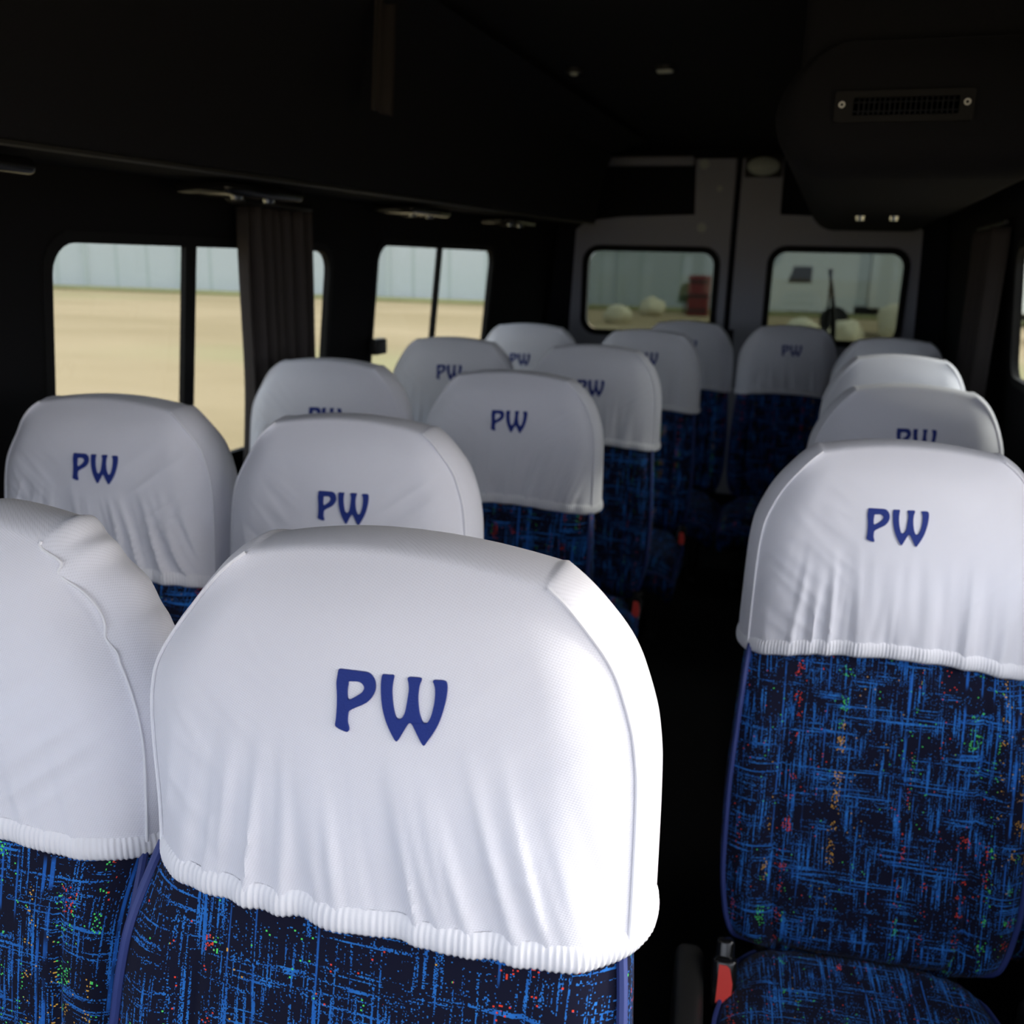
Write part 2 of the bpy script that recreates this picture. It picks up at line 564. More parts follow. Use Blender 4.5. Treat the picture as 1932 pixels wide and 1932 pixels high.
# rear wall and doors
XM = (XL + XR) / 2
def back_pt(x, z, d):
    return (x, YB - 0.05 + d, z)
WB = [(-1.415, 1.06, -0.665, 1.525), (-0.345, 1.06, 0.345, 1.54)]
holes = [rrect(a - 0.01, b - 0.01, c + 0.01, d + 0.01, 0.08) for a, b, c, d in WB]
mb = MB(); mb.extrude([[(XL - 0.12, 0), (XR + 0.12, 0), (XR + 0.12, ZC), (XL - 0.12, ZC)]] + holes, lambda x, z, d: back_pt(x, z, d + 0.04), 0.05)
tag(mb.build('wall_rear', M['liner'], smooth=False), kind='structure')

def rear_door(name, poly, rect, hinge_pts):
    root = empty(name, (sum(p[0] for p in poly) / len(poly), YB - 0.05, 0))
    tag(root, kind='structure')
    inv = Vector(root.location)
    f = lambda x, z, d: Vector(back_pt(x, z, d)) - inv
    a, b, c, d = rect
    m = MB(); m.extrude([poly, rrect(a, b, c, d, 0.075)], f, 0.04)
    m.build('door_panel', M['door'], root, smooth=False)
    m = MB(); m.extrude([rrect(a - 0.03, b - 0.03, c + 0.03, d + 0.03, 0.10), rrect(a + 0.005, b + 0.005, c - 0.005, d - 0.005, 0.07)],
                        lambda x, z, dd: f(x, z, dd - 0.012), 0.012)
    m.build('window_seal', M['rubber'], root, smooth=False)
    m = MB(); m.extrude([rrect(a, b, c, d, 0.075)], lambda x, z, dd: f(x, z, 0.045 + dd), 0.004)
    m.build('window_pane', M['rglass'], root, smooth=False)
    for (hx, hz, r) in hinge_pts:
        m = MB(); m.tube([f(hx, hz, -0.001), f(hx, hz, -0.014)], r, 16)
        m.build('bolt', M['lens'], root)
    return root

rear_door('door_1', [(-1.55, 0.12), (-0.59, 0.12), (-0.59, 2.03), (-0.815, 2.03), (-0.80, 1.73), (-1.22, 1.715), (-1.43, 1.69), (-1.495, 1.64)],
          WB[0], [(-0.765, 2.0, 0.026), (-0.755, 1.66, 0.026), (-0.67, 1.87, 0.015)])
rear_door('door_2', [(-0.555, 0.12), (0.48, 0.12), (0.415, 1.66), (0.36, 1.70), (0.10, 1.72), (-0.33, 1.735), (-0.335, 2.03), (-0.555, 2.03)],
          WB[1], [])
mb = MB(); mb.rbox((-1.09, YB - 0.08, 2.015), (0.54, 0.05, 0.05), 0.012)
tag(mb.build('trim_1', M['door']), kind='structure')
# dome light above the right rear door
root = empty('dome_light', (-0.44, YB - 0.06, 1.985))
tag(root, 'pale oval dome light at the head of the right rear door', 'light')
mb = MB(); mb.rbox((0, -0.012, 0), (0.20, 0.025, 0.115), 0.012); mb.build('light_base', M['plastic'], root)
mb = MB()
vs_, fs = [], []
NA = 24
for i in range(6):
    a = 0.5 * PI * i / 5
    for k in range(NA):
        t = 2 * PI * k / NA
        vs_.append((0.09 * math.cos(a) * math.cos(t), -0.02 - 0.025 * math.sin(a), 0.05 * math.cos(a) * math.sin(t)))
for i in range(5):
    for k in range(NA):
        fs.append((i * NA + k, i * NA + (k + 1) % NA, (i + 1) * NA + (k + 1) % NA, (i + 1) * NA + k))
mb.add(vs_, fs); mb.build('light_lens', M['lens'], root)
# wiper outside the right rear window
root = empty('rear_wiper', (0.02, YB + 0.07, 1.05))
tag(root, 'black wiper arm standing upright on the right rear window', 'wiper')
mb = MB(); mb.tube([(0, 0, 0), (-0.005, 0, 0.12), (-0.03, 0, 0.28), (-0.06, 0, 0.40)], [0.018, 0.013, 0.010, 0.008], 8); mb.build('wiper_arm', M['plastic'], root)
mb = MB(); mb.rbox((-0.045, 0.012, 0.24), (0.012, 0.012, 0.32), 0.004); mb.build('wiper_blade', M['rubber'], root)

# ---------------------------------------------------------------- overhead ducts, lights
# left overhead duct: a soft fabric-covered soffit along the whole van
root = empty('overhead_duct', (-1.45, 2.5, 1.65))
tag(root, 'long charcoal overhead duct running along the left wall above the side windows', 'duct')
prof = [(-1.615, 1.605), (-1.265, 1.595), (-1.252, 1.598), (-1.243, 1.61), (-1.236, 1.66), (-1.222, 1.76), (-1.20, 1.86), (-1.165, 1.95), (-1.12, 2.01), (-1.06, 2.045), (-0.99, 2.055), (-1.56, 2.055)]
ys = [YF + 0.22 + (YB - 0.82 - YF) * k / 30 for k in range(31)]
mb = MB()
vs_ = [(p[0] + 1.45, y - 2.5, p[1] - 1.65 + (0.011 * y if p[1] < 2.0 else 0)) for y in ys for p in prof]
n = len(prof); fs = []
for i in range(30):
    for k in range(n):
        fs.append((i * n + k, i * n + (k + 1) % n, (i + 1) * n + (k + 1) % n, (i + 1) * n + k))
fs.append(tuple(range(n))); fs.append(tuple(30 * n + k for k in range(n - 1, -1, -1)))
mb.add(vs_, fs); mb.build('duct_body', M['liner'], root, angle=50)
mb = MB(); mb.tube([(-1.252 + 1.45, y - 2.5, -0.054 + 0.011 * y) for y in ys], 0.006, 6); mb.build('edge_bead', M['plastic'], root)
# patterned strap hung from the ceiling
st = empty('ceiling_strap', (-1.08, 2.18, 1.785))
tag(st, 'faintly dotted dark strap hanging from the ceiling beside the left duct', 'strap')
mb = MB()
vs_, fs = [], []
for i in range(9):
    z = (ZC - 1.785) * i / 8
    for k in range(7):
        vs_.append((0.006 * math.sin(k * 1.3), -0.05 + 0.10 * k / 6 + 0.03 * i / 8, z))
for i in range(8):
    for k in range(6):
        q = i * 7 + k
        fs.append((q, q + 1, q + 8, q + 7))
mb.add(vs_, fs)
band = mb.build('strap_webbing', M['curtain'], st)
band.modifiers.new('s', 'SOLIDIFY').thickness = 0.003
mb = MB(); mb.tube([(0.004, -0.045 + 0.03 * i / 8, (ZC - 1.785) * i / 8) for i in range(9)], 0.004, 6)
mb.build('strap_edge', M['plastic'], st)

def service_panel(y, k):
    r = empty('reading_light_panel', (-1.44, y, 1.588 + 0.011 * y))
    names = ['above the nearest left side window', 'in front of the brown curtain', 'above the second left side window', 'at its far end']
    tag(r, 'dark reading light panel under the left duct ' + names[k], 'light panel', 'reading light panels under the left duct')
    m = MB(); m.rbox((0, 0, -0.012), (0.16, 0.34, 0.03), 0.014); m.build('panel_housing', M['gloss'], r)
    for dy in (-0.07, 0.07):
        m = MB(); m.tube([(0.03, dy, -0.020), (0.03, dy, -0.034)], [0.020, 0.016], 14); m.build('spot_lamp', M['chrome'], r)
    m = MB(); m.rbox((-0.02, 0, -0.029), (0.03, 0.05, 0.006), 0.003); m.build('switch', M['plastic'], r)
for k, y in enumerate((1.22, 2.12, 3.15, 4.2)):
    service_panel(y, k)

# right overhead unit: air duct with a rounded near end and a louvre
root = empty('air_conditioning_unit', (0.15, 2.05, 1.64))
tag(root, 'big charcoal overhead air unit with a louvred vent on its rounded end', 'air conditioner')
O = Vector(root.location)
mb = MB(); mb.rbox((0.205 - O.x, 3.49 - O.y, 1.945 - O.z), (0.63, 2.84, 0.27), 0.03, 3)
mb.build('upper_housing', M['liner'], root)
# lower lobe: rounded cross section, drawn in at the near end
mb = MB()
NY, NA = 26, 40
vs_, fs = [], []
for i in range(NY + 1):
    if i <= 10:
        a = 0.5 * PI * i / 10
        y = 2.045 + 0.12 * (1 - math.cos(a)); sh = math.sin(a) * 0.07
    else:
        y = 2.165 + (4.95 - 2.165) * (i - 10) / (NY - 10); sh = 0.07
    x0, x1, z0, z1 = -0.085 - sh, 0.36 + sh * 0.9, 1.70 - sh, 1.85
    for (px, pz) in rrect(x0, z0, x1, z1 + 0.02, min(0.125, 0.07 + sh * 0.8), 9):
        vs_.append((px - O.x, y - O.y, pz - O.z))
NA = len(rrect(0, 0, 1, 1, .1, 9))
for i in range(NY):
    for k in range(NA):
        fs.append((i * NA + k, i * NA + (k + 1) % NA, (i + 1) * NA + (k + 1) % NA, (i + 1) * NA + k))
fs.append(tuple(range(NA))); fs.append(tuple(NY * NA + k for k in range(NA - 1, -1, -1)))
mb.add(vs_, fs); mb.build('lower_housing', M['liner'], root, angle=60)
# vent
vx, vy, vz = 0.086 - O.x, 2.040 - O.y, 1.752 - O.z
VW, VH = 0.247, 0.056
mb = MB(); mb.extrude([rrect(vx - VW / 2, vz - VH / 2, vx + VW / 2, vz + VH / 2, 0.006), rrect(vx - VW / 2 + 0.034, vz - VH / 2 + 0.012, vx + VW / 2 - 0.026, vz + VH / 2 - 0.012, 0.003)],
                      lambda x, z, d: (x, vy - 0.008 + d, z), 0.016)
vent = mb.build('vent', M['vent'], root, smooth=False)
mb = MB(); mb.box((vx, vy + 0.006, vz), (VW - 0.01, 0.002, VH - 0.01)); mb.build('vent_cavity', M['rubber'], vent, smooth=False)
mb = MB()
for k in range(19):
    x = vx - VW / 2 + 0.044 + k * (VW - 0.08) / 18
    mb.box((x, vy, vz), (0.003, 0.012, VH - 0.026))
for dz in (-0.008, 0.008):
    mb.box((vx + 0.004, vy + 0.002, vz + dz), (VW - 0.062, 0.006, 0.0025))
tag(mb.build('louvre', M['gloss'], vent, smooth=False), kind='stuff')
for sx in (-1, 1):
    mb = MB()
    ring = [(vx + sx * (VW / 2 - 0.013) + 0.0046 * math.cos(2 * PI * k / 16), vy - 0.0095, vz + 0.004 + 0.0046 * math.sin(2 * PI * k / 16)) for k in range(16)]
    mb.tube(ring, 0.0018, 6, closed=True); mb.build('screw', M['bright'], vent)
# lamps below the unit
for k, (x, y) in enumerate(((0.06, 3.6), (0.17, 3.6))):
    mb = MB(); mb.tube([(x - O.x, y - O.y, 1.634 - O.z), (x - O.x, y - O.y, 1.616 - O.z)], [0.02, 0.016], 14); mb.build('spot_lamp', M['chrome'], root)

# ceiling knobs
for k, (x, y) in enumerate(((-0.92, 3.33), (-0.61, 3.34))):
    r = empty('ceiling_lamp', (x, y, ZC))
    tag(r, ('small round pale lamp on the dark ceiling, nearer the left duct', 'small oblong pale lamp on the dark ceiling, nearer the air unit')[k], 'lamp')
    mb = MB(); mb.tube([(0, 0, 0.0), (0, 0, -0.012)], [0.034, 0.030], 20); mb.build('lamp_base', M['plastic'], r)
    mb = MB()
    if k == 0: mb.tube([(0, 0, -0.008), (0, 0, -0.020)], [0.016, 0.012], 16)
    else: mb.rbox((0, 0, -0.014), (0.055, 0.03, 0.014), 0.006)
    mb.build('lamp_lens', M['lens'], r)

# ---------------------------------------------------------------- curtains
def curtain(name, label, p0, p1, z0, z1, waist, folds, seed, side=-1):
    """gathered curtain hung from p0 to p1 (x, y); pinched at waist"""
    rnd = random.Random(seed)
    ph = [rnd.uniform(0, 6.28) for _ in range(4)]
    N, K = folds * 10, 26
    vs_, fs = [], []
    cx, cy = (p0[0] + p1[0]) / 2, (p0[1] + p1[1]) / 2
    dx, dy = p1[0] - p0[0], p1[1] - p0[1]
    L = math.hypot(dx, dy); nx, ny = dy / L, -dx / L
    for k in range(K + 1):
        t = k / K
        z = z1 + (z0 - z1) * t
        w = interp(waist, t)
        for i in range(N + 1):
            s = i / N - 0.5
            a = 0.022 * math.sin(folds * 2 * PI * (i / N) + ph[0] + 0.6 * math.sin(3 * t + ph[1])) + 0.008 * math.sin(folds * 5 * (i / N) + ph[2])
            x = dx * s * w + nx * a; y = dy * s * w + ny * a
            vs_.append((x, y, z - z0))
    for k in range(K):
        for i in range(N):
            q = k * (N + 1) + i
            fs.append((q, q + 1, q + N + 2, q + N + 1))
    root = empty(name, (cx, cy, z0))
    tag(root, label, 'curtain', None)
    m = MB(); m.add(vs_, fs)
    o = m.build('curtain_cloth', M['curtain'], root, angle=80)
    o.modifiers.new('s', 'SOLIDIFY').thickness = 0.003
    m = MB(); m.tube([(p0[0] - cx - dx * 0.1, p0[1] - cy - dy * 0.1, z1 - z0 + 0.012), (p1[0] - cx + dx * 0.1, p1[1] - cy + dy * 0.1, z1 - z0 + 0.012)], 0.008, 8)
    m.build('curtain_rail', M['plastic'], root)
    return root
curtain('curtain', 'brown-grey curtain gathered across the middle of the nearest left side window', (-1.555, 2.265), (-1.555, 2.615), 0.80, 1.575,
        [(0, 0.97), (0.3, 1.0), (0.6, 0.98), (1, 1.15)], 6, 3)
curtain('curtain', 'dark curtain on the right wall, behind the visible sliver of side window', (0.505, 3.56), (0.505, 4.1), 0.80, 1.60,
        [(0, 1.0), (1, 1.0)], 6, 8)
# hanging belt strap by the rear door gap
root = empty('hanging_belt', (-0.475, 4.92, 0.86))
tag(root, 'thin dark belt strap hanging in front of the rear bench with a grey tongue', 'belt')
mb = MB(); mb.rbox((0, 0, 0.10), (0.024, 0.006, 0.36), 0.002); mb.build('strap', M['rubber'], root)
mb = MB(); mb.rbox((0, 0, -0.16), (0.03, 0.01, 0.16), 0.004); mb.build('belt_tongue', simple('grey_tongue', (0.10, 0.10, 0.095), 0.5), root)
# ---------------------------------------------------------------- seats
Z0 = 0.876
HW_COVER = [(0.83, 0.2255), (0.876, 0.2255), (0.93, 0.2245), (1.00, 0.222), (1.04, 0.217), (1.08, 0.205), (1.11, 0.191), (1.135, 0.174), (1.152, 0.158), (1.163, 0.143)]
ZT = 1.163
def hwc(z): return interp(HW_COVER, z)

def pad(hwf, zlo, zhi, arch, hemc, yf, T, B, NU, NV, NQ, closed, seamw=None, inset=0.004, pinch=0.0, ptop=0.0, rtop=0.0, bR=0.0):
    """stuffed panel: front grid + bulging rim + back grid. yf(x, z, u, t) gives the front depth.
    returns MB and the lists needed for piping and hems"""
    m = MB()
    idx, pos = {}, {}
    P = []
    def xz(i, u):
        t = i / NV
        z = zlo + (zhi - zlo) * (1 - (1 - t) ** 1.0)
        w = hwf(z)
        return u * w * (1 - (pinch * (1 - sstep(0, 0.55, t)) + ptop * sstep(0.55, 1, t) if u < 0 else rtop * sstep(0.25, 1, t))), z - hemc * u * u * (1 - t) ** 3 + arch * (1 - u * u) * sstep(0.35, 1, t), z, t
    vs_, fs, uv = [], [], []
    for i in range(NV + 1):
        for j in range(NU + 1):
            u = -1 + 2 * j / NU
            x, z, zr, t = xz(i, u)
            y = yf(x, z, u, t)
            vs_.append((x, y, z)); uv.append((x, z))
    W = NU + 1
    for i in range(NV):
        for j in range(NU):
            q = i * W + j
            fs.append((q, q + 1, q + W + 1, q + W))
    # outline of the front panel
    ol = [i * W for i in range(NV + 1)] + [NV * W + j for j in range(1, NU + 1)] + [i * W + NU for i in range(NV - 1, -1, -1)]
    if closed:
        ol += [j for j in range(NU - 1, 0, -1)]
    NO = len(ol)
    nrm = []
    for k in range(NO):
        a = vs_[ol[(k - 2) % NO if closed else max(k - 2, 0)]]
        b = vs_[ol[(k + 2) % NO if closed else min(k + 2, NO - 1)]]
        dx, dz = b[0] - a[0], b[2] - a[2]
        L = math.hypot(dx, dz) or 1
        nrm.append((-dz / L, dx / L))
    base = len(vs_)
    for q in range(1, NQ + 1):
        s = q / NQ
        for k in range(NO):
            x, y, z = vs_[ol[k]]
            t = (z - zlo) / (zhi - zlo)
            bb = (B + (bR if nrm[k][0] > 0 else 0) * sstep(0.15, 0.5, t)) * (0.35 + 0.65 * abs(nrm[k][0]) ** 1.5) * (math.sin(PI * min(1, s * 0.98)) ** 0.75 if s < 1 else 0) - inset * s
            th = T(t)
            if seamw: 
                dd = seamw(k / NO, s, nrm[k], x, z)
            else: dd = 0
            vs_.append((x + nrm[k][0] * (bb + dd), y + th * s, z + nrm[k][1] * (bb + dd)))
            uv.append((x + th * s * (1 if x > 0 else -1), z))
    def rid(q, k):
        return ol[k] if q == 0 else base + (q - 1) * NO + k
    for q in range(NQ):
        for k in range(NO if closed else NO - 1):
            k2 = (k + 1) % NO
            fs.append((rid(q, k), rid(q, k2), rid(q + 1, k2), rid(q + 1, k)))
    # back grid
    bi = len(vs_)
    back = {}
    okey = {v: k for k, v in enumerate(ol)}
    for i in range(NV + 1):
        for j in range(NU + 1):
            q = i * W + j
            if q in okey:
                back[q] = rid(NQ, okey[q])
            else:
                u = -1 + 2 * j / NU
                x, z, zr, t = xz(i, u)
                edge = vs_[i * W]
                back[q] = len(vs_)
                vs_.append((x * 0.98, edge[1] + T(t) + 0.014 * (1 - u * u) * (1 - t ** 4), z)); uv.append((x, z))
    for i in range(NV):
        for j in range(NU):
            q = i * W + j
            fs.append((back[q], back[q + W], back[q + W + 1], back[q + 1]))
    m.add(vs_, fs, uv)
    front_edge = [Vector(vs_[k]) for k in ol]
    bottom = [Vector(vs_[j]) for j in range(W)] + [Vector(vs_[rid(q, NO - 1 if not closed else NV + NU + NV)]) for q in range(1, NQ + 1)]
    bottom += [Vector(vs_[back[j]]) for j in range(NU - 1, 0, -1)] + [Vector(vs_[rid(q, 0)]) for q in range(NQ, 0, -1)]
    return m, front_edge, nrm, bottom

P_OUT = [(290,270),(310,252),(420,247),(560,243),(660,245),(720,275),(765,340),(778,420),(760,500),(710,580),(640,635),(560,680),(490,725),(458,765),(455,860),(460,900),(480,960),(470,1000),(400,990),(340,970),(305,940),(310,860),(310,700),(300,560),(280,420),(285,330)]
P_IN = [(435,385),(500,372),(560,368),(610,385),(640,430),(615,490),(560,540),(490,590),(455,605),(435,585),(425,500),(430,430)]
W_OUT = [(848,250),(870,240),(930,238),(990,240),(985,330),(985,420),(1000,540),(1025,650),(1055,730),(1085,752),(1125,740),(1160,680),(1175,600),(1185,480),(1190,380),(1178,300),(1165,240),(1250,228),(1328,235),(1310,330),(1305,450),(1320,570),(1345,670),(1380,745),(1412,760),(1445,745),(1480,670),(1500,570),(1510,460),(1505,350),(1490,290),(1470,240),(1530,228),(1600,228),(1635,260),(1645,350),(1635,480),(1610,620),(1570,760),(1510,890),(1455,985),(1425,1030),(1390,1000),(1330,900),(1270,800),(1240,775),(1210,800),(1160,900),(1110,1000),(1085,1022),(1050,985),(980,870),(920,740),(875,590),(850,430),(842,320)]
LOGO_C = [0.012, 1.064]
def logo_xy(p):
    return ((p[0] - 962) * 6.75e-5 + LOGO_C[0], -(p[1] - 627) * 6.6e-5 + LOGO_C[1])

def fold_fn(seed, amp=1.0, fan=0.5, wr=1.0):
    so = seed * 17.31
    def f(x, z, u, t):
        h = max(0.0, t)
        k = fan * (-0.25 - 0.9 * u if u < 0 else -0.25 - 0.35 * u)
        p = x - k * (z - Z0) * 0.9
        env = (1 - sstep(0.0, 0.62, h))
        # keep the stitched patch and the seams flat
        lx, lz = (x - LOGO_C[0]) / 0.068, (z - LOGO_C[1]) / 0.044
        flat = sstep(0.7, 1.35, math.hypot(lx, lz))
        edge = 1 - abs(u) ** 10
        n1 = noise.noise((p * 26 + so, z * 3.0 + so, seed * 1.7))
        n2 = noise.noise((p * 58 - so, z * 4.0, seed * 2.9 + 4))
        r1 = math.exp(-(n1 * 4.2) ** 2)
        r2 = math.exp(-(n2 * 3.6) ** 2)
        v = amp * 0.0078 * env ** 0.9 * r1 + amp * 0.0030 * env ** 1.3 * r2
        v += 0.0012 * math.exp(-h * 16) * noise.noise((p * 190, z * 8, seed))
        v += wr * 0.0030 * noise.noise((x * 8 + so, z * 11 - so, seed)) * (0.4 + 0.6 * flat)
        # tight drag lines from the shoulders
        n3 = noise.noise(((x * 0.8 + z * 1.1 * (1 if u < 0 else -1)) * 30 + so, (x - z) * 5, seed + 9))
        v += wr * 0.0022 * math.exp(-(n3 * 4) ** 2) * sstep(0.2, 0.6, abs(u)) * (1 - sstep(0.55, 0.95, h))
        return -v * edge * (0.25 + 0.75 * flat)
    return f

def y_cover(z, u, t):
    yc = 0.030 * (z - Z0) / 0.3
    yc += 0.030 * sstep(1.10, 1.21, z) ** 1.5
    dome = 0.030 * (1 - u * u) * (1 - t ** 5) * (0.6 + 0.4 * math.sin(PI * min(1, t * 0.9 + 0.1)))
    side = 0.022 * max(0.0, abs(u) - 0.72) ** 2 / 0.0784 * (1 - sstep(0.75, 1.0, t))
    return yc - dome + side

def T_cover(t): return 0.105 - 0.020 * t

COVERS = {}
def cover_meshes(seed, amp=1.0, fan=0.5, wr=1.0, wob=0.0, hi=True, hemc=0.02, pinch=0.0, ldx=0.0, ldz=0.0, logo=True, ptop=0.07, rtop=0.0, bR=0.0):
    LOGO_C[0], LOGO_C[1] = 0.012 + ldx, 1.064 + ldz
    key = (seed, amp, fan, wr, wob, hemc, pinch, ptop, rtop, bR)
    if key in COVERS: return COVERS[key]
    fold = fold_fn(seed, amp, fan, wr)
    def yf(x, z, u, t):
        return y_cover(z, u, t) + fold(x, z, u, t)
    NU, NV = (120, 84) if hi else (72, 50)
    sw = None
    if wob:
        def sw(k, s, nr, x, z):
            if x < 0: return 0
            return wob * 0.003 * math.sin(z * 190 + 1.5 * math.sin(z * 60)) * sstep(1.02, 1.10, z) * (1 - s) * 4 * s
    m, edge, nrm, bottom = pad(hwc, Z0, ZT, 0.014, hemc, yf, T_cover, 0.018, NU, NV, 10, False, sw, pinch=pinch, ptop=ptop, rtop=rtop, bR=bR)
    cov = m.mesh('headrest_cover', M['knit'], True, 60)
    # seam welt
    sm = MB()
    pts = []
    for k, p in enumerate(edge):
        dx = wob * 0.007 * math.sin(p.z * 150 + 2 * math.sin(p.z * 60)) * sstep(1.03, 1.10, p.z) if p.x > 0 else 0
        pts.append(p + Vector((nrm[k][0] * (0.0015 + dx * 0), -0.0008, nrm[k][1] * 0.0015)) + Vector((dx, 0, 0)))
    seam = []
    for a, b in ((0, NV), (NV + NU, len(edge) - 1)):
        sm = MB(); sm.tube(pts[a:b + 1], 0.0017, 6)
        seam.append(sm.mesh('cover_seam', M['hem']))
    # elastic hem
    hm = MB()
    N = len(bottom)
    for _ in range(5 if hi else 2):
        bottom = [(bottom[i - 1] + bottom[i] * 2 + bottom[(i + 1) % N]) / 4 for i in range(N)]
    cum = [0.0]
    for i in range(N):
        cum.append(cum[-1] + (bottom[(i + 1) % N] - bottom[i]).length)
    tot = cum[-1]
    S = 960 if hi else 300
    rows = [(0.007, -0.0005), (0.003, 0.0026), (-0.003, 0.0042), (-0.009, 0.0046), (-0.015, 0.0036), (-0.0185, 0.0012), (-0.0185, -0.004)]
    rnd = random.Random(seed)
    vs_, fs = [], []
    j = 0
    for s in range(S):
        d = tot * s / S
        while cum[j + 1] < d: j += 1
        a, b = bottom[j], bottom[(j + 1) % N]
        f = (d - cum[j]) / max(1e-9, cum[j + 1] - cum[j])
        p = a.lerp(b, f)
        a2, b2 = bottom[(j - 3) % N], bottom[(j + 4) % N]
        tx, ty = (b2 - a2).x, (b2 - a2).y
        L = math.hypot(tx, ty) or 1
        nx, ny = ty / L, -tx / L
        pl = math.sin(2 * PI * d / 0.0056 + 2.2 * noise.noise((d * 60, seed, 0)))
        g = 0.0013 * pl * (0.6 + 0.6 * noise.noise((d * 40, 3.3, seed)))
        for (dz, off) in rows:
            o = off + g * (1 if off > 0.001 else 0.3)
            vs_.append((p.x + nx * o, p.y + ny * o, p.z + dz + 0.001 * noise.noise((d * 30, 8, seed))))
    R = len(rows)
    for s in range(S):
        t2 = (s + 1) % S
        for r in range(R - 1):
            fs.append((s * R + r, t2 * R + r, t2 * R + r + 1, s * R + r + 1))
    hm.add(vs_, fs)
    hem = hm.mesh('elastic_hem', M['hem'], True, 70)
    # embroidered letters
    letters = []
    def surf(x, z):
        u = x / hwc(z); t = (z - Z0) / (ZT - Z0)
        # the grid's own arch shifts heights a little; t is close enough inside the patch
        return yf(x, z, u, t - 0.02)
    for nm, loops in ((('letter_p', [P_OUT, P_IN]), ('letter_w', [W_OUT])) if logo else ()):
        lm = MB()
        lps = [[logo_xy(q) for q in catmull(lp, 3)] for lp in loops]
        lm.extrude(lps, lambda x, z, d: (x, surf(x, z) - 0.0022 + d, z), 0.006)
        letters.append(lm.mesh(nm, M['thread'], True, 35))
    COVERS[key] = (cov, seam, hem, letters)
    return COVERS[key]

# backrest (the same shape on every seat)
def backrest_meshes(wide):
    hw = [(0.335, 0.150), (0.341, 0.176), (0.352, 0.196), (0.375, 0.214), (0.42, 0.229), (0.50, 0.238), (0.60, 0.239), (0.72, 0.233), (0.80, 0.227),
          (0.850, 0.219), (0.876, 0.212), (0.90, 0.206), (0.95, 0.196), (1.00, 0.178), (1.04, 0.156), (1.06, 0.138), (1.075, 0.120)]
    def yf(x, z, u, t):
        yc = -(0.876 - z) * 0.30 if z < 0.876 else 0.030 * (z - Z0) / 0.3 + 0.012
        if z < 0.876:
            yc = -0.20 * (0.876 - z) + 0.012 - 0.012 * math.sin(PI * max(0, min(1, (0.876 - z) / 0.54)))
            yc += 0.04 * (1 - sstep(0.335, 0.40, z)) ** 2
        if z > 0.876: yc += 0.06 * sstep(0.93, 1.12, z)
        dome = 0.020 * (1 - u ** 4) * (1 - 0.6 * sstep(0.85, 0.95, z))
        k = sstep(0.40, 0.70, z) if False else 1 - sstep(0.74, 0.86, z)
        # bolsters either side of a sewn centre panel
        bol = 0.014 * math.exp(-((abs(u) - 0.86) / 0.14) ** 2) * k
        groove = 0.006 * math.exp(-((abs(u) - 0.66) / 0.022) ** 2) * k
        hol = 0.012 * (1 - u * u) * k * math.exp(-((z - 0.60) / 0.14) ** 2)
        wrk = 0.0025 * noise.noise((x * 12, z * 16, 3.0))
        side = 0.026 * max(0.0, abs(u) - 0.72) ** 2 / 0.0784 * sstep(0.78, 0.88, z) + 0.008 * sstep(0.86, 0.90, z)
        return yc - dome - bol + groove + hol + wrk + side
    m, edge, nrm, bottom = pad(lambda z: interp(hw, z), 0.335, 1.075, 0.008, 0.0, yf, lambda t: 0.125 - 0.085 * t, 0.008, 64, 90, 6, True)
    back = m.mesh('backrest', M['fabric'], True, 70)
    pm = MB()
    NV, NU = 90, 64
    seq = edge[NV + NU:] + edge[:1] + edge[:NV + 1]
    seqn = nrm[NV + NU:] + nrm[:1] + nrm[:NV + 1]
    pts = [p + Vector((n[0] * 0.002, -0.002, n[1] * 0.002)) for p, n in zip(seq, seqn) if p.z < 0.868]
    pm.tube(pts, 0.0048, 8)
    pipe = pm.mesh('piping', M['piping'])
    return back, pipe

